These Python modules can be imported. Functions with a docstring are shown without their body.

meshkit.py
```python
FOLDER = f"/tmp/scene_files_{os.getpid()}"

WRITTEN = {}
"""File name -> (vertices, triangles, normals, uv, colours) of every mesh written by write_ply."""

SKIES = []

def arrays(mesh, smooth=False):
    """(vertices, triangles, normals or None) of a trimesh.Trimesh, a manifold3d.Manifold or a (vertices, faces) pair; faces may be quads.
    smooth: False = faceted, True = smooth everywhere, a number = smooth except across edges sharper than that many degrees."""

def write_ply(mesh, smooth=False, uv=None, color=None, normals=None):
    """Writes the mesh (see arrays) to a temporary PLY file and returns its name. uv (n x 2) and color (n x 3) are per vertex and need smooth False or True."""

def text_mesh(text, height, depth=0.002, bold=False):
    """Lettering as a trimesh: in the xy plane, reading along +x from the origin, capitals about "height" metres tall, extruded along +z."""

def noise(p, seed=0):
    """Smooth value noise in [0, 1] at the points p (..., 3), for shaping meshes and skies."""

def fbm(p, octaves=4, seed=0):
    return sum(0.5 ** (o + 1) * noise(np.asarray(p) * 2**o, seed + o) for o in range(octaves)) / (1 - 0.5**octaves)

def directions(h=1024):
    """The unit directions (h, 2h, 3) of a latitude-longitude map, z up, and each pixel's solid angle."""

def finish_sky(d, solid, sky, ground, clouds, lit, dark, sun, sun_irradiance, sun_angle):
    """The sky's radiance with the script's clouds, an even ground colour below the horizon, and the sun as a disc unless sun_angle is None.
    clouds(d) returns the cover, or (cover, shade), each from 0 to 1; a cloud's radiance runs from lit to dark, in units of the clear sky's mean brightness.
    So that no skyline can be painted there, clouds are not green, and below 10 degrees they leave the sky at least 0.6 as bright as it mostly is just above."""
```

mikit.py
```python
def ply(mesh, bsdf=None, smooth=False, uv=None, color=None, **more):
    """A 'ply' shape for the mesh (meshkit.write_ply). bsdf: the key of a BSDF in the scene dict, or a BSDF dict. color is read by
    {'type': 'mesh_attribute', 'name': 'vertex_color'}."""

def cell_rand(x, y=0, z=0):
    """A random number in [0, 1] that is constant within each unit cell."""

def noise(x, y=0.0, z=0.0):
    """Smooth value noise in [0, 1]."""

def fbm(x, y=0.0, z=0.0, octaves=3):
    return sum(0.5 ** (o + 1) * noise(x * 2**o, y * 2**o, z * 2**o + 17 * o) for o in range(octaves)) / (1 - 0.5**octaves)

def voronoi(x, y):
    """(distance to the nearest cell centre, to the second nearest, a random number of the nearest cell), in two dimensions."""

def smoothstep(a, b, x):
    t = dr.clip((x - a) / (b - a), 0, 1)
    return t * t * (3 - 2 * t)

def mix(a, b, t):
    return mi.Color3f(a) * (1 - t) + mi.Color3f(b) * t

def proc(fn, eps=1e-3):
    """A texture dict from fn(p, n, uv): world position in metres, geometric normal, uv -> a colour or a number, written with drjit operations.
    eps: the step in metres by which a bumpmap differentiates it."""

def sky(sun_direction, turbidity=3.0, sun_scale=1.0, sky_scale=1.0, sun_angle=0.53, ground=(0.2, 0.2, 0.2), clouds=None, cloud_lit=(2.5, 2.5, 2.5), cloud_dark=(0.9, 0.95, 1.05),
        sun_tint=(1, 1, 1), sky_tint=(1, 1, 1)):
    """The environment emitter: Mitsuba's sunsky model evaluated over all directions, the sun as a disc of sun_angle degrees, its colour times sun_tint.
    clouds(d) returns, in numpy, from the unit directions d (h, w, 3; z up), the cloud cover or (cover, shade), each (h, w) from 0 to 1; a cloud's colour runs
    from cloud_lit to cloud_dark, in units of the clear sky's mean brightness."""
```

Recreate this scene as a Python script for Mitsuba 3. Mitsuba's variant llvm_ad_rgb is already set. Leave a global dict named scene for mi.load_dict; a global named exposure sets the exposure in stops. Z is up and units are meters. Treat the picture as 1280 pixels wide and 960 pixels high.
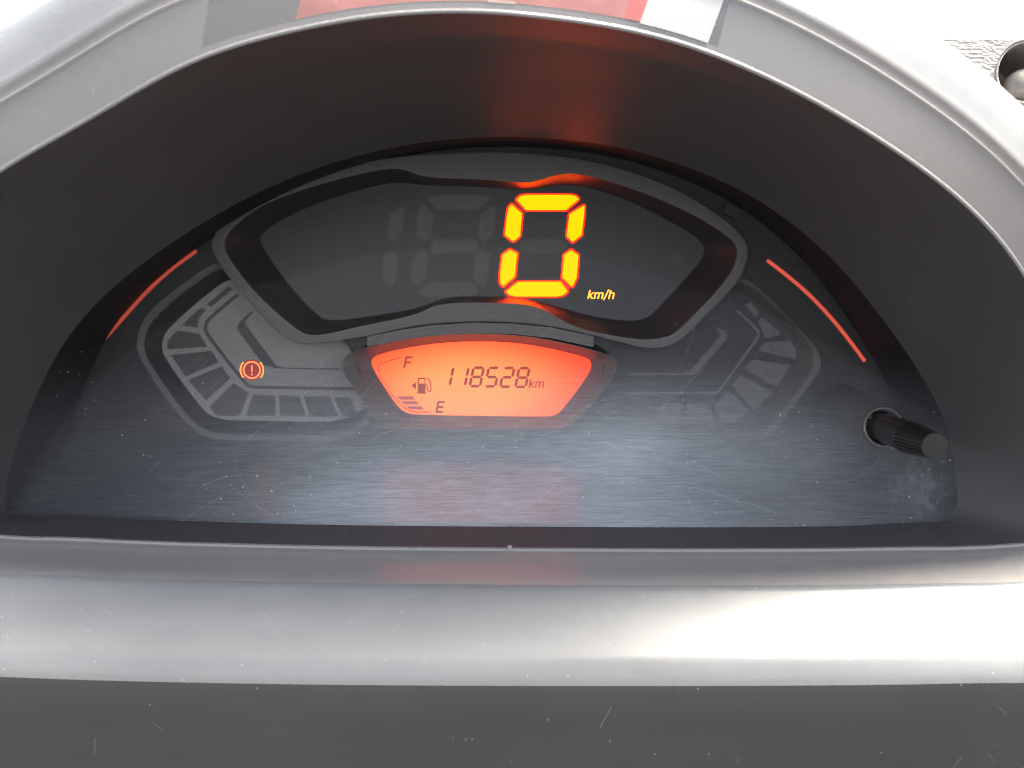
import math, random
import numpy as np, trimesh
import drjit as dr
import mitsuba as mi
import mikit, meshkit
from shapely.geometry import Polygon, LineString, Point, box as sbox
from shapely.ops import unary_union
from shapely import affinity

random.seed(7)
rng = np.random.default_rng(7)
scene, labels = {}, {}

# ------------------------------------------------------------------ frame, camera, daylight
# Local frame of the instrument face: X right, Y up the face, Z out of the face towards the driver (metres).
TILT = math.radians(14.0)                       # the face leans back
EX = np.array([1.0, 0, 0]); EY = np.array([0, math.sin(TILT), math.cos(TILT)]); EZ = np.array([0, -math.cos(TILT), math.sin(TILT)])
def W(v):
    v = np.asarray(v, float)
    return v[..., 0:1] * EX + v[..., 1:2] * EY + v[..., 2:3] * EZ
def LOC(p):                                     # world -> local, in textures
    return p.x, p.y * math.sin(TILT) + p.z * math.cos(TILT), -p.y * math.cos(TILT) + p.z * math.sin(TILT)

D, FPX = 0.277, 1108.5                          # eye distance from the face, focal length for a 1280 px wide photo
CAMF = np.array([(640 - 620) / FPX, (400 - 480) / FPX, -1.0]); CAMF /= np.linalg.norm(CAMF)
CAMR = np.cross(CAMF, [0, 1, 0]); CAMR /= np.linalg.norm(CAMR)
CAMU = np.cross(CAMR, CAMF)
EYE = np.array([0, 0, D])
scene['camera'] = {'type': 'thinlens', 'fov': 60.0, 'fov_axis': 'x', 'near_clip': 0.01, 'far_clip': 50.0,
                   'aperture_radius': 0.0004, 'focus_distance': 0.272,
                   'to_world': mi.ScalarTransform4f().look_at(origin=W(EYE).tolist(), target=W(EYE + CAMF).tolist(), up=W(CAMU).tolist())}
def clouds(d):
    q = d / (np.abs(d[..., 2:]) + 0.35)
    n = meshkit.fbm(q * 1.3 + 3.1, 4, 5)
    c = np.clip((n - 0.36) / 0.22, 0, 1)
    return c * c * (3 - 2 * c), np.clip((meshkit.fbm(q * 2.2 + 9.0, 3, 8) - 0.45) / 0.4, 0, 1) * 0.6
scene['sky'] = mikit.sky(W(np.array([0.38, 0.88, 0.12])).tolist(), turbidity=3, sun_scale=1.6, sun_angle=30, clouds=clouds, sun_tint=(0.92, 1.0, 1.1), sky_tint=(1.10, 1.0, 0.92),
                         ground=(0.05, 0.048, 0.045), cloud_lit=(2.7, 2.7, 2.7), cloud_dark=(1.4, 1.45, 1.55))
exposure = 3.1
GAIN = 1 / 2.0 ** exposure                       # lamps are given in units of the exposed picture

def pt(px, py, z=0.0, m=0.0):
    """The point of the plane Z = z + m*Y that a measured position of the photograph stands for."""
    d = CAMF + CAMR * ((px - 640) / FPX) + CAMU * ((480 - py) / FPX)
    t = (z + m * EYE[1] - EYE[2]) / (d[2] - m * d[1])
    return EYE + t * d
def pts(l, z=0.0, m=0.0):
    return np.array([pt(a, b, z, m) for a, b in l])
def reg(l, s, ox, oy):                           # measured in an enlargement
    return [(ox + a / s, oy + b / s) for a, b in l]

# ------------------------------------------------------------------ materials
def rgb(*c): return {'type': 'rgb', 'value': list(c) if len(c) == 3 else [c[0]] * 3}
def two(b): return {'type': 'twosided', 'bsdf': b}
def plastic(name, c, rough=0.4, spec=0.5):
    scene[name] = two({'type': 'principled', 'base_color': rgb(*c) if isinstance(c, (tuple, list)) else c, 'roughness': rough, 'specular': spec})
def bumped(name, c, rough, fn, eps, spec=0.5):
    scene[name] = two({'type': 'bumpmap', 'arbitrary': {**mikit.proc(fn, eps)}, 'scale': 1.0,
                       'bsdf': {'type': 'principled', 'base_color': rgb(*c) if isinstance(c, (tuple, list)) else c, 'roughness': rough, 'specular': spec}})

def fine_grain(p, n, uv):
    return mikit.fbm(p.x * 2600, p.y * 2600, p.z * 2600, octaves=2) * 0.00003
def leather(p, n, uv):
    a = mikit.fbm(p.x * 1500, p.y * 1900, p.z * 1900, octaves=3)
    return a * 0.0009
def satin_grain(p, n, uv):
    return mikit.fbm(p.x * 2600, p.y * 3000, p.z * 3000, octaves=2) * 0.000024
def scuffed(c):
    """Handled plastic: faint mottling, short nicks and dusty specks."""
    def fn(p, n, uv):
        X, Y, Z = LOC(p)
        V = Y - Z
        m = mikit.fbm(X * 40, V * 90, 2.0, octaves=3)
        out = mi.Color3f(*c) * (0.90 + 0.20 * m)
        for sx, sv, kk, lean, gain in ((60.0, 190.0, 0.955, 0.5, 0.13), (40.0, 320.0, 0.955, 4.0, 0.08), (150.0, 420.0, 0.965, -1.2, 0.10)):
            a, b = X * sx, V * sv
            ia, ib = dr.floor(a), dr.floor(b)
            k, l = mikit.cell_rand(ia, ib, 3), mikit.cell_rand(ia, ib, 5)
            fa, fb = a - ia - 0.5, b - ib - 0.5
            d = dr.abs(fa - (l - 0.5) * lean * fb)
            hit = (k > kk) & (dr.abs(fb) < 0.12 + 0.3 * l)
            out += dr.select(hit, gain * (0.3 + 0.7 * l) * mikit.smoothstep(0.0004 * sx * 0.5, 0.0, d), 0.0)
        f, s, k = mikit.voronoi(X * 300 + 2, V * 300)
        return out + dr.select((f < 0.02 + 0.05 * k) & (k > 0.965), 0.14, 0.0)
    return mikit.proc(fn)
def wear(c, amt, sc=60.0):
    """A base colour with faint mottling and pale dusty specks."""
    def fn(p, n, uv):
        X, Y, Z = LOC(p)
        m = mikit.fbm(X * sc, Y * sc * 2, Z * sc * 2, octaves=3)
        f, s, k = mikit.voronoi(X * 260 + Y * 40, Y * 260 + Z * 260)
        speck = dr.select((f < 0.02 + 0.04 * k) & (k > 0.97), 0.12, 0.0)
        return mi.Color3f(*c) * (1 - amt + 2 * amt * m) + speck
    return mikit.proc(fn)

bumped('m_shroud', wear((0.086, 0.083, 0.087), 0.10, 25), 0.50, fine_grain, 2e-5, 0.16)
plastic('m_rim', wear((0.32, 0.303, 0.294), 0.06), 0.24, 0.6)
bumped('m_cowl', scuffed((0.215, 0.220, 0.228)), 0.30, satin_grain, 2e-5)
bumped('m_lower', scuffed((0.083, 0.080, 0.077)), 0.5, satin_grain, 2e-5, 0.3)
plastic('m_face', (0.028, 0.026, 0.028), 0.5, 0.35)
plastic('m_gasket', (0.010, 0.009, 0.010), 0.6, 0.3)
bumped('m_bezel', (0.098, 0.094, 0.094), 0.42, fine_grain, 2e-5)
plastic('m_well', (0.030, 0.027, 0.029), 0.4, 0.4)
plastic('m_lip', (0.075, 0.072, 0.074), 0.45, 0.4)
plastic('m_sleeve', (0.042, 0.040, 0.040), 0.4, 0.5)
plastic('m_glasspanel', (0.034, 0.033, 0.035), 0.35, 0.4)
plastic('m_dimghost', (0.058, 0.054, 0.056), 0.4, 0.4)
plastic('m_ghost', (0.090, 0.083, 0.086), 0.4, 0.4)
plastic('m_silver', (0.23, 0.223, 0.222), 0.45, 0.4)
plastic('m_cell', (0.055, 0.052, 0.055), 0.45, 0.4)
plastic('m_darkplate', (0.036, 0.034, 0.040), 0.45, 0.4)
plastic('m_greycell', (0.115, 0.112, 0.115), 0.45, 0.4)
plastic('m_greyline', (0.14, 0.136, 0.14), 0.45, 0.4)
plastic('m_icon', (0.26, 0.25, 0.25), 0.45, 0.4)
plastic('m_lcdink', (0.16, 0.03, 0.02), 0.5, 0.2)
plastic('m_stem', (0.028, 0.027, 0.027), 0.25, 0.9)
plastic('m_cap', (0.050, 0.047, 0.046), 0.45, 0.15)
plastic('m_dash', (0.30, 0.29, 0.28), 0.5, 0.4)
bumped('m_leather', (0.48, 0.46, 0.44), 0.45, leather, 1e-4)
plastic('m_socket', (0.30, 0.27, 0.25), 0.5, 0.3)
bumped('m_knob', wear((0.30, 0.28, 0.25), 0.35, 500), 0.5, fine_grain, 2e-5)
plastic('m_red', wear((0.58, 0.25, 0.225), 0.30, 110), 0.22, 0.6)
plastic('m_redink', (0.42, 0.07, 0.055), 0.25, 0.5)
plastic('m_pink', (0.70, 0.22, 0.20), 0.22, 0.6)
plastic('m_lipline', (0.30, 0.29, 0.28), 0.25, 0.6)
plastic('m_white', (0.76, 0.73, 0.71), 0.22, 0.6)
plastic('m_cream', (0.62, 0.48, 0.40), 0.25, 0.5)
plastic('m_strip_base', (0.21, 0.20, 0.20), 0.14, 0.7)
scene['m_black'] = two({'type': 'diffuse', 'reflectance': rgb(0.01)})
scene['m_clear'] = {'type': 'dielectric', 'int_ior': 1.49, 'ext_ior': 1.0}

def floor_colour(p, n, uv):
    X, Y, Z = LOC(p)
    st = mikit.fbm(X * 55, Y * 1600, Z * 1600, octaves=3)
    return mi.Color3f(0.05, 0.053, 0.058) * (0.6 + 0.9 * st)
plastic('m_floor', mikit.proc(floor_colour), 0.24, 0.7)

# ------------------------------------------------------------------ mesh helpers
def add(key, mesh, mat, smooth=30, emit=None, label=None, uv=None):
    v, f = (mesh.vertices, mesh.faces) if hasattr(mesh, 'vertices') else mesh
    base, n = key, 0
    while key in scene:
        n += 1; key = f'{base}_{n:03d}'
    d = mikit.ply(trimesh.Trimesh(W(np.asarray(v)), np.asarray(f), process=False), mat, smooth=smooth, uv=uv)
    if emit is not None:
        d['emitter'] = {'type': 'area', 'radiance': emit if isinstance(emit, dict) else rgb(*[GAIN * e for e in emit])}
    scene[key] = d
    if label: labels[key] = {'label': label}
    return key
def loft(rows, closed=True):
    rows = [np.asarray(r) for r in rows]
    n = len(rows[0]); v = np.vstack(rows); f = []
    for i in range(len(rows) - 1):
        j = np.arange(n if closed else n - 1); k = (j + 1) % n
        a, b, c, d = i * n + j, i * n + k, (i + 1) * n + k, (i + 1) * n + j
        f += [np.stack([a, b, c], 1), np.stack([a, c, d], 1)]
    return trimesh.Trimesh(v, np.vstack(f), process=False)
def chaikin(l, it=2, closed=True):
    p = np.asarray(l, float)
    for _ in range(it):
        q = np.roll(p, -1, 0) if closed else p[1:]
        a = p if closed else p[:-1]
        r = np.empty((2 * len(a), p.shape[1])); r[0::2] = .75 * a + .25 * q; r[1::2] = .25 * a + .75 * q
        p = r if closed else np.vstack([p[:1], r, p[-1:]])
    return p
def dense(p, n=3000, closed=True):
    q = np.vstack([p, p[:1]]) if closed else p
    s = np.r_[0, np.cumsum(np.linalg.norm(np.diff(q, axis=0), axis=1))]
    t = np.linspace(0, s[-1], n)
    return np.stack([np.interp(t, s, q[:, k]) for k in range(q.shape[1])], 1)
def radial(p, c, n=480):
    """A closed outline (local points) resampled at even angles about c."""
    q = dense(np.asarray(p, float), 6000)
    a = np.arctan2(q[:, 1] - c[1], q[:, 0] - c[0])
    o = np.argsort(a); a, q = a[o], q[o]
    t = np.linspace(-math.pi, math.pi, n, endpoint=False)
    aa = np.r_[a - 2 * math.pi, a, a + 2 * math.pi]; qq = np.vstack([q, q, q])
    return np.stack([np.interp(t, aa, qq[:, k]) for k in range(3)], 1)
def soften(r, s):
    k = np.exp(-np.arange(-60, 61) ** 2 / (2.0 * s * s)); k /= k.sum()
    return np.stack([np.convolve(np.r_[r[-60:, i], r[:, i], r[:60, i]], k, 'valid') for i in range(3)], 1)
def sharpen(r, s, x0):
    """Softened outline that keeps its lower corners."""
    a, b = soften(r, s), soften(r, 1.5)
    w = np.clip((np.abs(r[:, :1]) - x0 + .02) / .02, 0, 1) * np.clip((-.015 - r[:, 1:2]) / .02, 0, 1)
    return a * (1 - w) + b * w
def extrude(poly, z0, z1, bevel=0.0):
    out = []
    for g in getattr(poly, 'geoms', [poly]):
        if g.is_empty or g.area < 1e-10: continue
        m = trimesh.creation.extrude_polygon(g, z1 - z0, engine='earcut')
        m.apply_translation([0, 0, z0]); out.append(m)
    return trimesh.util.concatenate(out)
def poly(l, z, rnd=0.0, it=0):
    q = pts(l, z)[:, :2]
    if it: q = chaikin(q, it)
    g = Polygon(q).buffer(0)
    return g.buffer(-rnd).buffer(2 * rnd).buffer(-rnd) if rnd else g
def line(l, z, w, it=0, cap='flat'):
    q = pts(l, z)[:, :2]
    if it: q = chaikin(q, it, closed=False)
    return LineString(q).buffer(w / 2, cap_style=cap, join_style='mitre' if it == 0 else 'round')
S0 = D / FPX                                      # metres per photo pixel on the face
def text(word, x, y, z, h, slant=0.2, bold=False, depth=0.0001):
    m = meshkit.text_mesh(word, h, depth, bold)
    v = m.vertices.copy(); v[:, 0] += slant * v[:, 1]
    v += pt(x, y, z)
    return trimesh.Trimesh(v, m.faces, process=False)
def tube(p0, p1, r0, r1, n=48, caps=True, rows=None):
    p0, p1 = np.asarray(p0, float), np.asarray(p1, float)
    ax = (p1 - p0) / np.linalg.norm(p1 - p0)
    u = np.cross(ax, [0, 1, 0]); u /= np.linalg.norm(u); w = np.cross(ax, u)
    t = np.linspace(0, 2 * math.pi, n, endpoint=False)
    ring = np.cos(t)[:, None] * u + np.sin(t)[:, None] * w
    rows = rows or [(0, r0), (1, r1)]
    R = [p0 + (p1 - p0) * a + ring * r for a, r in rows]
    m = loft(R)
    if caps:
        v = np.vstack([m.vertices, [p0 + (p1 - p0) * rows[0][0], p0 + (p1 - p0) * rows[-1][0]]]); k = len(m.vertices); j = np.arange(n)
        L = (len(rows) - 1) * n
        f = np.vstack([m.faces, np.stack([(j + 1) % n, j, np.full(n, k)], 1), np.stack([L + j, L + (j + 1) % n, np.full(n, k + 1)], 1)])
        m = trimesh.Trimesh(v, f, process=False)
    return m

# ------------------------------------------------------------------ the hood: back arch B, front arch F
BZ, BM = 0.0255, -0.190                            # plane of the lens: Z = BZ + BM*Y
FZ, FM = 0.083, 0.57                               # raked plane of the hood's mouth
B_px = [(3, 641), (8, 600), (20, 560), (50, 480), (75, 432), (120, 374), (200, 312), (280, 262), (350, 227), (430, 198), (520, 178), (610, 170),
        (700, 173), (780, 184), (860, 208), (940, 243), (1000, 286), (1050, 331), (1100, 394), (1150, 463), (1180, 516), (1195, 585), (1199, 628), (1192, 648), (1160, 657),
        (900, 659), (640, 658), (400, 656), (200, 650), (20, 643)]
F_px = [(-30, 232), (0, 212), (100, 160), (200, 97), (268, 65), (375, 38), (450, 24), (520, 17), (600, 16), (640, 19), (765, 34), (870, 60), (990, 112), (1090, 170), (1195, 241), (1280, 330)]
F_loc = [(.1280, -.008), (.1420, -.022), (.1500, -.038), (.1505, -.0500), (.1475, -.0568), (.1420, -.0583)]
F_bot = [(1180, 684), (900, 685.5), (640, 684.5), (400, 682), (150, 675), (0, 669)]
F_left = [(-.133, -.0535), (-.138, -.047), (-.139, -.038), (-.136, -.018), (-.125, .006), (-.113, .020)]
def onF(l): return [(x, y, FZ + FM * y) for x, y in l]
CEN = (0.0, -0.010)
NA = 900
Bc = radial(chaikin(pts(B_px, BZ, BM), 2), CEN, NA)
Bc = sharpen(Bc, 8, .125)
Fc = radial(chaikin(np.vstack([pts(F_px, FZ, FM), onF(F_loc), pts(F_bot, FZ, FM), onF(F_left)]), 2), CEN, NA)
Fc = sharpen(Fc, 10, .118)
ang = np.linspace(-math.pi, math.pi, NA, endpoint=False)
up = np.clip(np.sin(ang), 0, 1) ** 0.7
rad = np.stack([np.cos(ang), np.sin(ang), 0 * ang], 1)
rows = []
for t in np.linspace(0, 1, 26):
    k = 0.45
    tri = t / k if t < k else (1 - t) / (1 - k)
    b = tri - 0.35 * math.exp(-((t - k) / 0.10) ** 2) * 0.3
    rows.append(Bc * (1 - t) + Fc * t + rad * (0.0072 * b * up)[:, None])
add('instrument_hood__shroud', loft(rows), 'm_shroud', 40)
tan = np.roll(Fc, -1, 0) - np.roll(Fc, 1, 0)
nrm = np.stack([tan[:, 1], -tan[:, 0], 0 * ang], 1)
for _ in range(12): nrm = (np.roll(nrm, 1, 0) + nrm + np.roll(nrm, -1, 0)) / 3
nrm /= np.linalg.norm(nrm, axis=1)[:, None]
wt = np.clip((nrm[:, 1] + 0.85) / 0.55, 0, 1); wt = wt * wt * (3 - 2 * wt)
zax = np.array([0, 0, 1.0])
def rim_row(top, bot):
    d = wt * top[0] + (1 - wt) * bot[0]; z = wt * top[1] + (1 - wt) * bot[1]
    return Fc + nrm * d[:, None] + zax * z[:, None]
RT = [(0, 0), (.00015, .0003), (.0004, .0004), (.0007, .0002), (.0009, .0001), (.0055, .0006), (.0098, .0010), (.0102, .0014), (.0108, .0014), (.0112, .0008), (.0122, .0008), (.0128, .0012), (.0136, .0011)]
RB = [(0, 0), (.00022, .0007), (.0006, .0005), (.0009, .0009), (.0013, .0022), (.0015, .0027), (.0018, .0033), (.0022, .0044), (.0029, .0070), (.0036, .0105), (.0042, .0140), (.0045, .0158), (.0048, .0168)]
CT = [RT[-1], (.0142, .0009), (.0150, .0004), (.0175, -.0006), (.0210, -.0024), (.0250, -.0052), (.0275, -.0082), (.0290, -.0125), (.0296, -.020), (.0298, -.030)]
CB = [RB[-1], (.0050, .0174), (.0054, .0180), (.0060, .0187), (.0095, .0223), (.0135, .0263), (.0172, .0299)] + [(.0172 + .009 * (math.sin(math.pi / 4) - math.sin(a)), .0299 + .009 * (math.cos(a) - math.cos(math.pi / 4))) for a in np.linspace(math.pi / 4, 0.02, 9)[1:]]
_t = np.linspace(0, len(CT) - 1, len(CB))
CT = [tuple(np.interp(t, np.arange(len(CT)), [c[i] for c in CT]) for i in (0, 1)) for t in _t]
LT = [CT[-1], (.0298, -.040), (.0298, -.060)]
LB = [CB[-1], (.0244, .0324), (.0257, .0322), (.0320, .0310), (.0440, .0276), (.0800, .0180)]
RIM = [rim_row(a, b) for a, b in zip(RT, RB)]
add('instrument_hood__rim_lip', loft(RIM[:5]), 'm_lipline', 35, label='pale thin lip edging the mouth of the hood')
add('instrument_hood__rim', loft(RIM[4:]), 'm_rim', 35)
add('instrument_hood__cowl', loft([rim_row(a, b) for a, b in zip(CT, CB)]), 'm_cowl', 40)
low = np.where((nrm[:, 1] < -0.6))[0]
seq = np.arange(low[0], low[-1] + 1)
LBrows = [rim_row((CT[-1][0], CT[-1][1]), b)[seq] for b in LB]
add('instrument_hood__lower_panel', loft(LBrows, closed=False), 'm_lower', 40)
labels['instrument_hood'] = {'label': 'grey plastic hood with a broad arched rim and sill around the recessed instruments', 'category': 'instrument hood'}
# a small moulding nub in the seam under the lens
nub = trimesh.creation.icosphere(3, 0.00075); nub.apply_scale([1, 0.8, 0.9]); nub.apply_translation(pt(637, 684, 0.0503))
add('instrument_hood__nub', nub, 'm_rim', True)

# ------------------------------------------------------------------ red, pink and white strips on the top of the rim
def strip_along(x0, x1, r0, r1, lift, slant=0.0):
    """A thin strip lying on the rim's band between two x positions (photo) and two rim rows."""
    top = np.where(nrm[:, 1] > 0.3)[0]
    prof = np.array(RT)
    ds = np.linspace(r0, r1, 8)
    zs = np.interp(ds, prof[4:, 0], prof[4:, 1]) + lift
    out = []
    for d, z in zip(ds, zs):
        row = Fc[top] + nrm[top] * d + zax * z
        o = np.argsort(row[:, 0]); row = row[o]
        zc = row[:, 2].mean()
        a, b = pt(x0, 30, zc)[0] + slant * (d - r0), pt(x1, 30, zc)[0] + slant * (d - r0)
        xs = np.linspace(a, b, 60)
        out.append(np.stack([xs, np.interp(xs, row[:, 0], row[:, 1]), np.interp(xs, row[:, 0], row[:, 2])], 1))
    return loft(out, closed=False)
add('rim_strip__film', strip_along(268, 884, .0003 + .0015, .0118, .00006, 0.25), 'm_strip_base', True)
add('rim_strip__red_strip', strip_along(384, 776, .0021, .0118, .00014, 0.35), 'm_red', True)
add('rim_strip__pink_strip', strip_along(770, 792, .0021, .0118, .00021, 0.35), 'm_pink', True)
add('rim_strip__white_strip', strip_along(789, 872, .0018, .0118, .00028, 0.35), 'm_white', True)
add('rim_strip__cream_strip', strip_along(610, 642, .0019, .0024, .00020, 0.35), 'm_cream', True)
labels['rim_strip'] = {'label': 'red and white strip lying over the top of the hood rim', 'category': 'rim_strip'}

# ------------------------------------------------------------------ the instrument cluster
C = 'instrument_cluster__'
labels['instrument_cluster'] = {'label': 'car instrument cluster with a yellow digital zero and an orange odometer display', 'category': 'instrument cluster'}
# speed display: bezel ring, sloped wall, recessed panel
O_px = [(263, 301), (275, 283), (302, 261), (365, 229), (427, 209), (490, 196), (552, 191), (610, 189), (670, 191), (730, 199), (790, 214), (850, 238), (895, 266), (925, 290), (937, 311),
        (929, 344), (905, 372), (881, 395), (858, 420), (839, 433), (811, 437), (775, 428), (740, 419), (690, 408), (640, 403), (590, 402), (540, 405), (500, 411), (459, 421), (384, 432), (362, 426), (334, 402), (287, 349), (266, 318)]
I_px = [(279, 303), (288, 287), (310, 268), (334, 253), (396, 231), (459, 215), (485, 211), (499, 211), (512, 214), (527, 221), (560, 223), (600, 224), (656, 229), (672, 226), (693, 219), (718, 216), (757, 225), (811, 243), (867, 268), (909, 294), (923, 309), (920, 328),
        (909, 350), (867, 395), (845, 416), (833, 422), (802, 426), (740, 415), (715, 407), (697, 397), (680, 387), (656, 380), (600, 378), (560, 379), (540, 383), (528, 390), (505, 397), (459, 406), (412, 417), (390, 420), (372, 414), (318, 366), (284, 321)]
P_px = [(323, 298), (334, 286), (365, 267), (427, 243), (484, 229), (506, 228), (530, 232), (600, 233), (660, 238), (690, 232), (720, 231), (757, 240), (797, 256), (840, 278), (867, 294), (878, 304), (881, 314), (876, 326),
        (853, 353), (820, 388), (808, 398), (790, 402), (740, 396), (700, 384), (660, 373), (600, 370), (560, 371), (521, 386), (459, 396), (415, 402), (396, 395), (359, 354), (331, 314)]
c0 = pt(603, 318, 0)[:2]
def curve(l, z, c, it=2, n=640): return radial(chaikin(pts(l, z), it), c, n)
Oc = [curve(O_px, z, c0) for z in (-0.008, 0.0022, 0.0030)]
shr = lambda r, k: np.c_[c0 + (r[:, :2] - c0) * k, r[:, 2]]
Ic = [curve(I_px, 0.0033, c0), curve(I_px, 0.0029, c0)]
Pc = curve(P_px, -0.0079, c0)
mid = Oc[2] * .93 + Ic[0] * .07; mid[:, 2] = 0.0034
inn = Ic[0] * 1.0; wallin = Ic[1] * .97 + Pc * .03; wallin[:, 2] = 0.0026
add(C + 'speed_bezel', loft([Oc[0], Oc[1], Oc[2], mid, inn, wallin]), 'm_bezel', 35)
add(C + 'speed_well', loft([wallin, wallin * .5 + Pc * .5, Pc]), 'm_well', 35, label='dark sloped wall sunk around the speed readout')
ZP = -0.0080
panel = Polygon(Pc[:, :2]).buffer(0.001)
add(C + 'speed_display', extrude(panel, -0.0088, ZP), 'm_glasspanel', False, label='dark smoked panel showing a large zero and km/h')
segs4 = {'a': [(162, 284), (178, 268), (205, 262), (400, 262), (425, 267), (440, 281), (382, 330), (205, 330)],
         'f': [(140, 303), (187, 345), (178, 445), (148, 470), (110, 440), (120, 350), (127, 322)],
         'b': [(465, 307), (463, 345), (452, 440), (412, 472), (385, 445), (398, 347)],
         'e': [(133, 505), (166, 522), (155, 625), (103, 670), (90, 652), (89, 615), (100, 530)],
         'c': [(405, 507), (438, 530), (430, 630), (410, 672), (365, 630), (373, 530)],
         'd': [(168, 648), (360, 648), (390, 690), (370, 708), (340, 714), (160, 714), (130, 707), (115, 692)],
         'g': [(165, 488), (192, 460), (370, 460), (392, 488), (365, 518), (190, 520)]}
RND = 0.0004
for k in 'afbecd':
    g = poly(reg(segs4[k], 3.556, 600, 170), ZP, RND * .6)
    add(C + 'speed_display__glow_halo', extrude(g.buffer(0.00046).difference(g), ZP, ZP + 0.00006), 'm_black', False, emit=(14.0, 0.050, 0.012))  # glow halo of the segment, added as a red emitting rim
    add(C + 'speed_display__lit_segment', extrude(g, ZP, ZP + 0.0001), 'm_black', False, emit=(7.0, 0.80, 0.0))
def ghost(k, dx):
    l = [(a + dx, b) for a, b in reg(segs4[k], 3.556, 600, 170)]
    add(C + 'speed_display__unlit_segment', extrude(poly(l, ZP, RND), ZP, ZP + 0.00008), 'm_ghost', False)
ghost('g', 0)
for k in 'abcdefg': ghost(k, -111)
for k in 'bc': ghost(k, -225)
add(C + 'speed_display__unit_text', text('km/h', 733, 373.5, ZP, 10.6 * S0 * 1.03, 0.22, True), 'm_black', False, emit=(3.0, 0.95, 0.10), label='glowing km/h lettering')
arrow = unary_union([poly([(834, 322), (844, 322), (844, 328), (834, 328)], ZP), poly([(843, 316), (855, 325), (843, 334)], ZP)])
add(C + 'speed_display__unlit_arrow', extrude(arrow, ZP, ZP + 0.00006), 'm_dimghost', False)
for px, py, a in ((291, 255, 30), (915, 264, -28)):
    b = sbox(-.0024, -.0016, .0024, .0016)
    b = affinity.translate(affinity.rotate(b, a, origin=(0, 0)), *pt(px, py, 0.003)[:2])
    add(C + 'retaining_clip', extrude(b.buffer(-.0004).buffer(.0004), -.001, 0.003), 'm_well', False)

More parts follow.
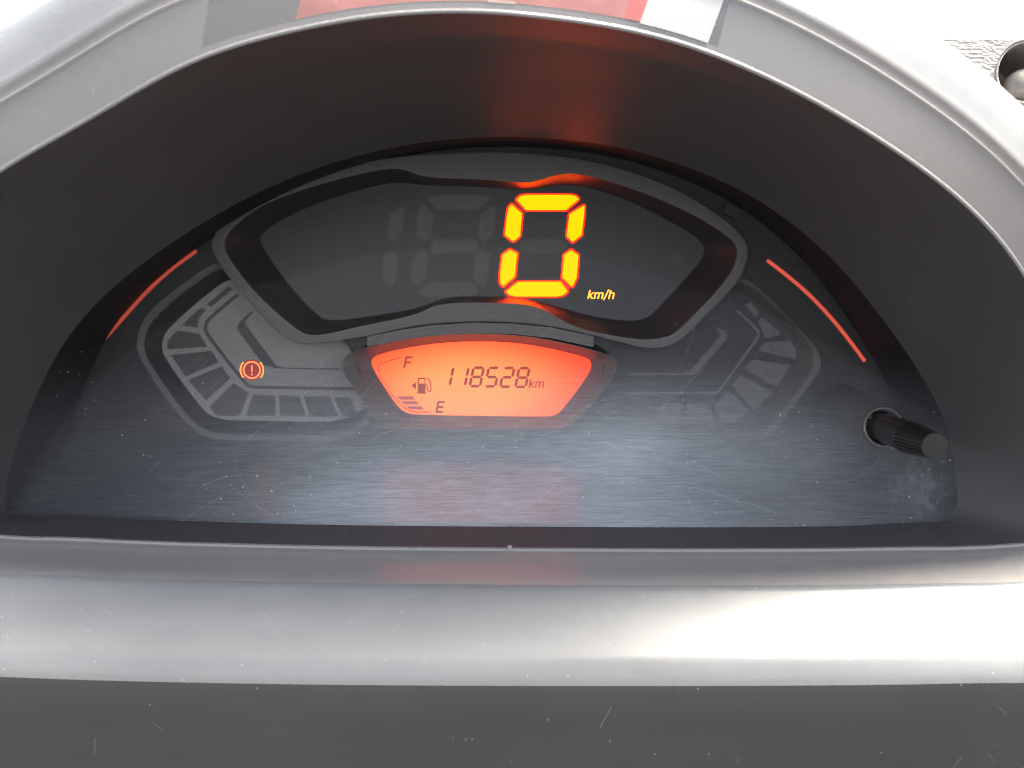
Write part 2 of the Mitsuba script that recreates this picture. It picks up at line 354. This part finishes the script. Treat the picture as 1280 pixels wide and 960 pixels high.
# face plate with openings
Bz0 = Polygon(Bc[:, :2]).buffer(0.006)
speed_hole = Polygon(Oc[1][:, :2]).buffer(-0.001)
PLIP = [(262, 331), (212, 366), (181.5, 394), (171.7, 416.5), (170, 439), (184, 464), (212.5, 506.5), (238, 534.6), (258, 548), (300, 551), (478, 552), (442, 434), (420, 421), (388, 426), (362, 418), (335, 392), (296, 351), (276, 328)]
PLATE = [(281, 349), (208, 411), (201.8, 430.6), (205.5, 447.5), (253, 512), (268.7, 523.4), (300, 526), (472, 528), (442, 434), (420, 421), (388, 426), (362, 418), (335, 392), (296, 351)]
RLIP = [(938, 349), (985, 395), (1022, 436), (1028, 453), (1023.6, 467), (974, 532), (953, 552), (930, 558), (880, 560), (724, 560), (760, 436), (772, 425), (806, 431), (836, 428), (851, 418), (874, 395), (919, 348)]
RPLATE = [(930, 365), (957.5, 388.4), (982.8, 408), (996.9, 428), (998, 444.7), (991, 461.5), (943.4, 523.4), (926.6, 532), (880, 534), (734, 534), (760, 436), (772, 425), (806, 431), (836, 428), (851, 418), (874, 395), (905, 364)]
ZG = -0.0055
lcd_hole_px = [(430, 466), (442, 440), (470, 424), (600, 410), (735, 424), (768, 446), (768, 470), (722, 528), (700, 536), (495, 536), (478, 532)]
face = Bz0.difference(unary_union([speed_hole, poly(PLIP, 0, .0015, 2), poly(RLIP, 0, .0015, 2), poly(lcd_hole_px, 0, .001), Point(pt(1046, 509, 0)[:2]).buffer(0.0078)]))
bottom_cut = sbox(-1, -1, 1, pt(600, 548, 0)[1])
add(C + 'face_plate', extrude(face.difference(bottom_cut), -0.0012, 0.0), 'm_face', False)

# the two gauge wells
def gauge(lip, plate, inner, mat_plate, tag, cells, cell_mat, label):
    q0, q1 = poly(lip, 0.0008, .0015, 2), poly(plate, ZG, .001, 2)
    c = np.array(q1.centroid.coords[0])
    A = radial(np.c_[np.array(q0.exterior.coords)[:-1], np.full(len(q0.exterior.coords) - 1, 0.0006)], c, 360)
    Bq = radial(np.c_[np.array(q1.exterior.coords)[:-1], np.full(len(q1.exterior.coords) - 1, ZG)], c, 360)
    A0 = A.copy(); A0[:, :2] = c + (A[:, :2] - c) * 1.012; A0[:, 2] = -0.0002
    A2 = A.copy(); A2[:, :2] += (Bq - A)[:, :2] * .34; A2[:, 2] = .0004
    A3 = A2 * .93 + Bq * .07; A3[:, 2] = -.0001
    add(C + 'gauge_lip', loft([A0, A, A2, A3]), 'm_lip', 30)
    add(C + 'gauge_well', loft([A3, Bq]), inner, 30)
    root = add(C + 'gauge_plate', extrude(q1.buffer(0.001), ZG - .0008, ZG), mat_plate, False, label=label)
    for l in cells:
        add(root + '__bar_segment', extrude(poly(l, ZG, .00018), ZG, ZG + 0.00008), cell_mat, False)
    return root
R5 = lambda l: reg(l, 3.556, 100, 290)
R7 = lambda l: reg(l, 3.556, 800, 290)
cellsL = [R5(c) for c in ([(565, 322), (660, 240), (678, 255), (585, 332)], [(452, 415), (535, 338), (560, 345), (530, 385), (522, 425)], [(388, 522), (392, 485), (430, 438), (530, 452), (567, 510)],
          [(406, 548), (585, 528), (617, 580), (470, 642)], [(482, 658), (630, 597), (668, 650), (560, 750)], [(578, 775), (683, 672), (750, 715), (712, 817), (605, 817)],
          [(738, 817), (770, 722), (868, 728), (870, 817)], [(890, 817), (885, 728), (975, 728), (1005, 818)], [(1022, 820), (995, 730), (1110, 730), (1150, 822)], [(1168, 822), (1128, 735), (1200, 735), (1240, 822)])]
gl = gauge(PLIP, PLATE, 'm_well', 'm_silver', 'left', cellsL, 'm_cell', 'pale grey printed plate with dark bar segments and a lit brake light')
ln = line(R5([(702, 278), (580, 380), (560, 405), (558, 440), (575, 468), (730, 668), (752, 686), (790, 691), (1230, 697)]), ZG, 4.2 * S0, 2)
add(gl + '__scale_line', extrude(ln, ZG, ZG + .00008), 'm_cell', False)
rb = poly(R5([(765, 352), (730, 380), (703, 410), (700, 435), (815, 590), (870, 606), (1180, 614), (1180, 607), (905, 603), (870, 592), (735, 410), (738, 390), (770, 358)]), ZG, .0001)
add(gl + '__band', extrude(rb, ZG, ZG + .00008), 'm_cell', False)
cellsR = [R7(c) for c in ([(465, 322), (492, 312), (530, 358), (512, 377)], [(524, 395), (545, 380), (630, 455), (556, 472)], [(525, 528), (552, 492), (665, 482), (695, 520), (692, 565)],
          [(465, 605), (500, 567), (670, 592), (605, 692)], [(408, 680), (447, 635), (590, 712), (505, 792)], [(330, 760), (345, 755), (395, 705), (482, 792), (440, 842), (350, 852)],
          [(212, 762), (312, 766), (335, 850), (200, 852)], [(100, 760), (190, 762), (175, 850), (75, 850)])]
gr = gauge(RLIP, RPLATE, 'm_bezel', 'm_darkplate', 'right', cellsR, 'm_greycell', 'dark printed plate with dim grey bar segments, mirrored on the right')
ln = line(R7([(430, 350), (470, 385), (525, 440), (528, 462), (515, 480), (360, 695), (345, 712), (320, 718), (-60, 714)]), ZG, 3.0 * S0, 2)
add(gr + '__scale_line', extrude(ln, ZG, ZG + .00008), 'm_greyline', False)
rb = poly(R7([(345, 425), (370, 440), (388, 460), (383, 480), (258, 622), (235, 637), (-60, 637), (-60, 628), (200, 626), (222, 615), (350, 470), (357, 452), (340, 435)]), ZG, .0001)
add(gr + '__band', extrude(rb, ZG, ZG + .00008), 'm_greycell', False)

# brake warning light: ring, two brackets, exclamation mark; three faint unlit icons
def arc(px, py, r, a0, a1, w, z):
    t = np.radians(np.linspace(a0, a1, 40)); c = pt(px, py, z)[:2]
    return LineString(np.stack([c[0] + r * S0 * np.cos(t), c[1] + r * S0 * np.sin(t)], 1)).buffer(w * S0 / 2)
wx, wy = 315, 462.5
ZI = ZG + .00012
for nm, g in (('ring', Point(pt(wx, wy, ZG)[:2]).buffer(11.4 * S0).difference(Point(pt(wx, wy, ZG)[:2]).buffer(9.4 * S0))),
              ('bracket', arc(wx, wy, 14.4, 140, 220, 1.7, ZG)), ('bracket', arc(wx, wy, 14.4, -40, 40, 1.7, ZG)),
              ('exclamation_mark', unary_union([poly([(314.1, 456.5), (316.1, 456.5), (315.8, 465.2), (314.4, 465.2)], ZG), Point(pt(wx, 468.2, ZG)[:2]).buffer(1.1 * S0)]))):
    add(C + 'warning_light__' + nm, extrude(g, ZG, ZI), 'm_black', False, emit=(3.2, 0.42, 0.18) if nm != 'bracket' else (3.4, .60, .12))
disc = Point(pt(wx, wy, ZG)[:2]).buffer(13.3 * S0)
scene['m_reddisc'] = two({'type': 'diffuse', 'reflectance': rgb(0.26, 0.09, 0.07)})
add(C + 'warning_light__lens', extrude(disc, ZG, ZG + .00005), 'm_reddisc', False, emit=(0.20, 0.012, 0.008))
labels[C + 'warning_light'] = {'label': 'glowing red brake warning light with an exclamation mark in a circle'}
for l in ([arc(312, 420, 12, -50, 40, .9, ZG), arc(312, 420, 9, -50, 40, .9, ZG), arc(310, 422, 14, 150, 215, .9, ZG), arc(310, 422, 17, 150, 215, .9, ZG)],
          [arc(367, 453, 17, 150, 210, 1, ZG), arc(367, 453, 20, 150, 210, 1, ZG), arc(367, 453, 17, -30, 30, 1, ZG), arc(367, 453, 20, -30, 30, 1, ZG)]):
    add(gl + '__unlit_icon', extrude(unary_union(l), ZG, ZG + .00005), 'm_icon', False)
add(gl + '__unlit_icon', text('ABS', 357.5, 457.5, ZG, 8.5 * S0, 0, False, .00005), 'm_icon', False)

# odometer display
LCD = reg([(148, 243), (156, 226), (185, 211), (280, 188), (400, 168), (500, 160), (600, 157), (700, 160), (800, 169), (920, 191), (1040, 222), (1064, 233), (1076, 250), (1070, 285), (1010, 370), (945, 452), (925, 468), (895, 474), (600, 471), (330, 466), (295, 458), (262, 435), (200, 345), (155, 270)], 3.368, 420, 380)
LFR = reg([(18, 278), (22, 240), (45, 212), (85, 195), (150, 176), (300, 145), (450, 128), (600, 123), (760, 130), (900, 150), (1040, 182), (1150, 215), (1182, 245), (1182, 280), (1100, 400), (1020, 490), (975, 520), (900, 530), (600, 530), (300, 530), (215, 535), (170, 505), (90, 380)], 3.368, 420, 380)
ZL = -0.0032
c1 = pt(603, 475, 0)[:2]
fr0 = [curve(LFR, z, c1, 2, 480) for z in (-.007, .0028, .0034)]
lw = curve(LCD, ZL, c1, 2, 480)
f2 = fr0[2] * .955 + lw * .045; f2[:, 2] = .0034
f3 = fr0[2] * .90 + lw * .10; f3[:, 2] = .0030
add(C + 'odometer_frame', loft([fr0[0], fr0[1], fr0[2], f2, f3, lw]), 'm_bezel', 35)
def lcd_glow(p, n, uv):
    X, Y, Z = LOC(p)
    cx, cy = pt(585, 490, ZL)[:2]
    e = dr.sqrt(dr.square((X - float(cx)) / 0.034) + dr.square((Y - float(cy)) / 0.0165))
    t = mikit.smoothstep(0.25, 1.3, e)
    return mikit.mix((2.6, 0.45, 0.13), (2.3, 0.095, 0.028), t) * GAIN
lp = np.vstack([lw * [1, 1, 0], [[c1[0], c1[1], 0]]]); lp[:, :2] = c1 + (lp[:, :2] - c1) * 1.006; lp[:, 2] = ZL
k_ = np.arange(len(lw))
add(C + 'odometer_display', (lp, np.stack([k_, (k_ + 1) % len(lw), np.full(len(lw), len(lw))], 1)), 'm_black', False, emit=mikit.proc(lcd_glow), uv=(lp[:, :2] - lp[:, :2].min(0)) / np.ptp(lp[:, :2], axis=0).max(), label='orange backlit display reading 118528 km with a fuel gauge')
OD = C + 'odometer_display__'
ZK = ZL + .00012
SEG = {'1': 'bc', '8': 'abcdefg', '5': 'afgcd', '2': 'abged'}
def seven(ch, x, y, w, h, t, sl):
    """x, y: centre of the digit in photo pixels; w, h between segment centres; sl: slant."""
    g, out = 0.35, []
    def hx(x0, y0, x1, y1):
        d = np.array([x1 - x0, y1 - y0]); L = np.hypot(*d); d /= L; nn = np.array([-d[1], d[0]])
        a, b = np.array([x0, y0]) + d * g, np.array([x1, y1]) - d * g
        return [a, a + d * t / 2 + nn * t / 2, b - d * t / 2 + nn * t / 2, b, b - d * t / 2 - nn * t / 2, a + d * t / 2 - nn * t / 2]
    X, H = w / 2, h / 2
    pos = {'a': (-X, H, X, H), 'b': (X, 0, X, H), 'c': (X, -H, X, 0), 'd': (-X, -H, X, -H), 'e': (-X, -H, -X, 0), 'f': (-X, 0, -X, H), 'g': (-X, 0, X, 0)}
    for s in SEG[ch]:
        q = [(x + a + sl * b, y - b) for a, b in hx(*pos[s])]
        out.append(poly(q, ZL))
    return unary_union(out)
for i, ch in enumerate('118528'):
    xr = 564.4 + 19.0 * i                                  # the right-hand segments' middle
    add(OD + 'digit', extrude(seven(ch, xr - 6.4, 470.6 + 0.28 * i, 12.8, 23.2, 3.5, 0.2), ZL, ZK), 'm_lcdink', False, emit=(0.30, 0.042, 0.020))
add(OD + 'unit_text', text('km', 659.5, 484.6, ZL, 10.6 * S0, 0.18, True, .00012), 'm_lcdink', False, emit=(0.30, 0.042, 0.020), label='small dark km lettering')
add(OD + 'letter', text('F', 502.3, 459.8, ZL, 14.3 * S0, 0.22, True), 'm_lcdink', False, emit=(0.30, 0.042, 0.020), label='dark letter F')
add(OD + 'letter', text('E', 542.5, 515.8, ZL, 14.3 * S0, 0.2, True), 'm_lcdink', False, emit=(0.30, 0.042, 0.020), label='dark letter E')
R6 = lambda l: reg(l, 10.667, 460, 440)
body = poly(R6([(662, 345), (768, 345), (768, 555), (662, 555)]), ZL).difference(poly(R6([(680, 362), (752, 362), (752, 420), (680, 420)]), ZL))
base = poly(R6([(650, 540), (780, 540), (780, 557), (650, 557)]), ZL)
hose = line(R6([(780, 360), (815, 365), (830, 400), (842, 470), (838, 515), (815, 530), (795, 515), (790, 470), (782, 440), (765, 435)]), ZL, 1.5 * S0, 2)
add(OD + 'fuel_pump_icon', extrude(unary_union([body, base, hose]), ZL, ZK), 'm_lcdink', False, emit=(0.30, 0.042, 0.020))
add(OD + 'arrow_icon', extrude(poly(R6([(578, 448), (640, 400), (640, 497)]), ZL), ZL, ZK), 'm_lcdink', False, emit=(0.30, 0.042, 0.020))
scene['m_lcdbar'] = two({'type': 'diffuse', 'reflectance': rgb(0.30, 0.08, 0.07)})
for l in ([(385, 590), (598, 590), (630, 638), (425, 638)], [(435, 655), (640, 655), (682, 702), (490, 702)], [(510, 722), (710, 722), (748, 768), (560, 768)]):
    add(OD + 'fuel_bar', extrude(poly(R6(l), ZL), ZL, ZK), 'm_lcdbar', False, emit=(0.36, 0.085, 0.075))
for l in ([(445, 75), (380, 85), (180, 150), (140, 185), (135, 235), (165, 330), (222, 432), (250, 434)], [(262, 460), (250, 470), (320, 575), (430, 690), (500, 755), (580, 795), (700, 803), (825, 800)]):
    add(OD + 'scale_line', extrude(line(R6(l), ZL, 1.2 * S0, 2), ZL, ZK), 'm_lcdink', False, emit=(0.30, 0.042, 0.020))
# brow strip over the display, between the two thin arcs
brow = poly([(459, 421), (500, 412.5), (540, 406.5), (590, 403.5), (640, 404.5), (690, 409.5), (742, 420.5), (742, 434), (690, 423), (640, 417.5), (600, 416.5), (540, 419.5), (500, 425), (459, 433)], .003)
add(C + 'brow_strip', extrude(brow, -.002, .0030), 'm_bezel', False)

# accent stripes
def stripe(l, col):
    g = line(l, 0, 4.6 * S0, 3, 'round')
    return add(C + 'accent_stripe', extrude(g, 0, .00012), 'm_reddisc', False, emit=col)
stripe(R5([(513, 88), (405, 165), (300, 262), (190, 385), (72, 518)]), (0.34, 0.034, 0.018))
stripe(R7([(570, 130), (655, 195), (745, 272), (830, 360), (910, 455), (995, 570)]), (0.62, 0.065, 0.035))

# the housing: floor below the face and dark wall behind the lens edge
ft = pt(600, 547, 0)[1]
fl_rows = []
xb = np.linspace(-.150, .150, 60)
botB = pts([(0, 643), (400, 656), (640, 658), (900, 659), (1280, 657)], BZ, BM)
for t in np.linspace(0, 1, 14):
    y0 = ft * np.ones_like(xb)
    y1 = np.interp(xb, botB[:, 0], botB[:, 1]) + .0006
    z1 = BZ + BM * y1 - .0005
    e = t ** 0.6
    fl_rows.append(np.stack([xb, y0 * (1 - e) + y1 * e, z1 * t], 1))
add(C + 'housing_floor', loft(fl_rows, closed=False), 'm_floor', 40)
wallb = Bc.copy(); wallb[:, :2] = CEN + (Bc[:, :2] - CEN) * 1.004; wallb[:, 2] = -.0148
add(C + 'housing_wall', loft([Bc * 1.0, wallb]), 'm_gasket', 40)

bp = Polygon(Bc[:, :2]).buffer(.012)
add(C + 'housing_back', extrude(bp, -.016, -.0145), 'm_gasket', False)
# trip stem through the lens
s0, s1, s2 = pt(1046, 509, 0.0), pt(1104, 534, .0310), pt(1168.5, 557.5, .0585)
ax = (s2 - s1) / np.linalg.norm(s2 - s1)
add(C + 'stem_sleeve', tube(s0 - [0, 0, .002], s1 - ax * .0012, .0080, .0052, 48, False, [(0, .0080), (.35, .0068), (1, .0052)]), 'm_sleeve', 40)
kn0 = pt(1134, 546, .0440)
add(C + 'stem__shaft', tube(s1 - ax * .012, kn0 + (s2 - kn0) * .02, .0041, .0041, 48, True), 'm_stem', 40)
def knurl(p0, p1, r0, r1, n=26):
    p0, p1 = np.asarray(p0), np.asarray(p1); a = (p1 - p0) / np.linalg.norm(p1 - p0)
    u = np.cross(a, [0, 1, 0]); u /= np.linalg.norm(u); w = np.cross(a, u)
    N = n * 6; t = np.linspace(0, 2 * math.pi, N, endpoint=False)
    tooth = np.where((np.arange(N) % 6) < 3, 1.0, 0.0)
    ring = np.cos(t)[:, None] * u + np.sin(t)[:, None] * w
    R = []
    for f, r, dpt in ((0, r0 * .90, 0), (.03, r0, .03), (.06, r0 * 1.01, .12), (.93, r1 * 1.02, .12), (.96, r1 * .98, .0), (1.0, r1 * .90, 0)):
        R.append(p0 + (p1 - p0) * f + ring * (r * (1 - dpt * (1 - tooth)))[:, None])
    return loft(R)
add(C + 'stem__knurled_knob', knurl(kn0, s2, .0044, .0034), 'm_stem', 25)
add(C + 'stem__end_cap', tube(s2 - ax * .0006, s2 + ax * .0002, .0034, .0034, 48, True, [(0, .0033), (.7, .0033), (1.0, .0029)]), 'm_cap', 50)
# clear moulded collar of the lens hole
lensn = np.array([0, -BM, 1.0]); lensn /= np.linalg.norm(lensn)
def torus(c, nrm_, R, r, n=64, m=14):
    u = np.cross(nrm_, [0, 1, 0]); u /= np.linalg.norm(u); w = np.cross(nrm_, u)
    v = []
    for i in range(n):
        a = 2 * math.pi * i / n; e = math.cos(a) * u + math.sin(a) * w
        for j in range(m):
            b = 2 * math.pi * j / m
            v.append(c + e * (R + r * math.cos(b)) + nrm_ * r * 2.6 * math.sin(b))
    f = []
    for i in range(n):
        for j in range(m):
            a, b, c_, d = i * m + j, ((i + 1) % n) * m + j, ((i + 1) % n) * m + (j + 1) % m, i * m + (j + 1) % m
            f += [(a, b, c_), (a, c_, d)]
    return trimesh.Trimesh(v, f, process=False)
plastic('m_collar', (0.11, 0.11, 0.11), 0.12, 0.9)
add(C + 'lens_collar', torus(s1 - lensn * .0012, lensn, .0054, .00075), 'm_collar', True)

# the lens, with sky reflection painted as pale haze, wiping scratches and dusty specks
scr = [((690, 405), (672, 424)), ((672, 424), (655, 427)), ((475, 462), (398, 535)), ((308, 549), (360, 523)), ((405, 449), (385, 468)), ((880, 628), (970, 642)), ((700, 600), (640, 640)), ((545, 560), (660, 552)), ((250, 610), (300, 596)), ((690, 548), (760, 500)), ((760, 560), (900, 596)), ((820, 610), (930, 632)), ((460, 555), (490, 540))]
scr = [(pt(*a, BZ, BM)[:2], pt(*b, BZ, BM)[:2], 0.13, 0.08) for a, b in scr]
for _ in range(90):
    x, y, L, a = rng.normal(640, 230), rng.uniform(470, 655), rng.uniform(12, 90), rng.normal(0, .6)
    scr.append((pt(x, y, BZ, BM)[:2], pt(x + L * math.cos(a), y - L * math.sin(a), BZ, BM)[:2], rng.uniform(.03, .11), rng.normal(0, .05)))
def glare_and_dust(p, n, uv):
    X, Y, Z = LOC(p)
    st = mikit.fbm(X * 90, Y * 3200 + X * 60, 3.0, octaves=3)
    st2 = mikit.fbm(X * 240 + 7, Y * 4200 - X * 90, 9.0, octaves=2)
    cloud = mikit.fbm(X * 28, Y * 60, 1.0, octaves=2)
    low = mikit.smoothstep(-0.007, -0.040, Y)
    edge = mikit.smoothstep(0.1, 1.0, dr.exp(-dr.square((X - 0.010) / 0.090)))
    h = low * (0.13 + 0.87 * edge) * (0.55 + 0.6 * cloud)  # sky reflection on the lower lens, painted in as pale haze
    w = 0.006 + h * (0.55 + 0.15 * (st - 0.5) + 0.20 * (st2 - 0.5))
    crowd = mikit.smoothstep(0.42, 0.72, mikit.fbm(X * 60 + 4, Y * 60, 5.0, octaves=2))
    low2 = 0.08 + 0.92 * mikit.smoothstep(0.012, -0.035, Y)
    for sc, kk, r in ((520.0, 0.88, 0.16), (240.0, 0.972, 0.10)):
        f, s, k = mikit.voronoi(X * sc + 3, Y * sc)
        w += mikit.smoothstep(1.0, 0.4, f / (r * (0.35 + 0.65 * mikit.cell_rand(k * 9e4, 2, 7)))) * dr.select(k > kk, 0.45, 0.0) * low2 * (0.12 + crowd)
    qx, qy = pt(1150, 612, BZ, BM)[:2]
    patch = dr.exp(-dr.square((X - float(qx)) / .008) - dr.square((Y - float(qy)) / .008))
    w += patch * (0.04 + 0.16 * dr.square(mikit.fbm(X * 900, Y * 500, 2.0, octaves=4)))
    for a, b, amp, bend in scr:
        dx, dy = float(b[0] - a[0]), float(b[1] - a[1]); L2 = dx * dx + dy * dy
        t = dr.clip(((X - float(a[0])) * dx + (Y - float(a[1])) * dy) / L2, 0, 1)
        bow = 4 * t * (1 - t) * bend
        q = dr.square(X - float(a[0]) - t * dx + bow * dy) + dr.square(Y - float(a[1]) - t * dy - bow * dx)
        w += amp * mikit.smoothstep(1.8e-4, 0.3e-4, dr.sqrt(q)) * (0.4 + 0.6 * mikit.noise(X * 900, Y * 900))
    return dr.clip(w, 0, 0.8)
scene['m_lens'] = {'type': 'blendbsdf', 'weight': mikit.proc(glare_and_dust),
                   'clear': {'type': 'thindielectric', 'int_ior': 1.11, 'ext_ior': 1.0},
                   'glare_and_dust': two({'type': 'diffuse', 'reflectance': rgb(0.66, 0.71, 0.77)})}  # carries the painted reflection haze as well as specks and scratches
rowsL = []
for t in np.r_[np.linspace(1, .06, 24)]:
    r = Bc.copy(); r[:, :2] = np.array(CEN) + (Bc[:, :2] - CEN) * t
    r[:, 2] = BZ + BM * r[:, 1] - 0.004 * (1 - t * t) + .0004
    rowsL.append(r)
hole = Point(s1[:2]).buffer(.0052)
L = loft(rowsL)
cv = np.array([[CEN[0], CEN[1], BZ + BM * CEN[1] - .004 + .0004]])
v = np.vstack([L.vertices, cv]); k = len(L.vertices); off = (len(rowsL) - 1) * NA; j = np.arange(NA)
f = np.vstack([L.faces, np.stack([off + j, off + (j + 1) % NA, np.full(NA, k)], 1)])
cent = v[f].mean(1)
keep = np.hypot(cent[:, 0] - s1[0], cent[:, 1] - s1[1]) > .0048
add(C + 'lens', trimesh.Trimesh(v, f[keep], process=False), 'm_lens', True, label='clear scratched and dusty lens with painted reflection haze over the instruments')

# ------------------------------------------------------------------ the dashboard behind the hood
labels['dashboard'] = {'label': 'sunlit grained dashboard pad behind the hood with a round knob in a recess', 'category': 'dashboard'}
ZD = .050
fy = pt(1230, 40, ZD)[1]
xs = np.linspace(-.40, .40, 260)
prof = [(fy - .10, ZD + .002), (fy - .03, ZD + .001), (fy - .008, ZD + .0005), (fy - .002, ZD), (fy - .0004, ZD - .0014), (fy + .0010, ZD - .004), (fy + .004, ZD - .011), (fy + .05, ZD - .09), (fy + .13, ZD - .24)]
hole_c = pt(1283, 90, ZD); hr = .0072
G = []
ys = []
for (ya, za), (yb, zb) in zip(prof[:-1], prof[1:]):
    for t in np.linspace(0, 1, 8, endpoint=False): ys.append((ya + (yb - ya) * t, za + (zb - za) * t))
for y, z in ys: G.append(np.stack([xs, np.full_like(xs, y), np.full_like(xs, z)], 1))
DM = loft(G, closed=False)
face_rows = np.array([y < fy - .0015 for y, z in ys])
nq = len(xs) - 1
# front fascia: cut as a polygon so that the knob recess is a clean round hole
fas = sbox(-.40, fy - .10, .40, fy - .0018).difference(unary_union([Point(hole_c[:2]).buffer(hr, 48), Polygon(Fc[:, :2]).buffer(.026)]))
add('dashboard__fascia', extrude(fas, ZD - .002, ZD), 'm_leather', False)
topr = [np.stack([xs, np.full_like(xs, y), np.full_like(xs, z)], 1) for y, z in ys if y >= fy - .0025]
add('dashboard__top_pad', loft(topr, closed=False), 'm_leather', 50)
add('dashboard__knob_recess', tube(hole_c + [0, 0, .0004], hole_c - [0, 0, .02], hr, hr * .9, 64, False, [(0, hr * 1.10), (.03, hr * 1.0), (.08, hr * .98), (1, hr * .9)]), 'm_socket', 40)
bk = tube(hole_c - [0, 0, .019], hole_c - [0, 0, .020], hr, hr, 48, True)
add('dashboard__recess_back', bk, 'm_socket', 40)
kb = trimesh.creation.icosphere(4, .0046); kb.apply_translation(hole_c + [.0012, -.0030, -.0035])
add('dashboard__knob', kb, 'm_knob', True)
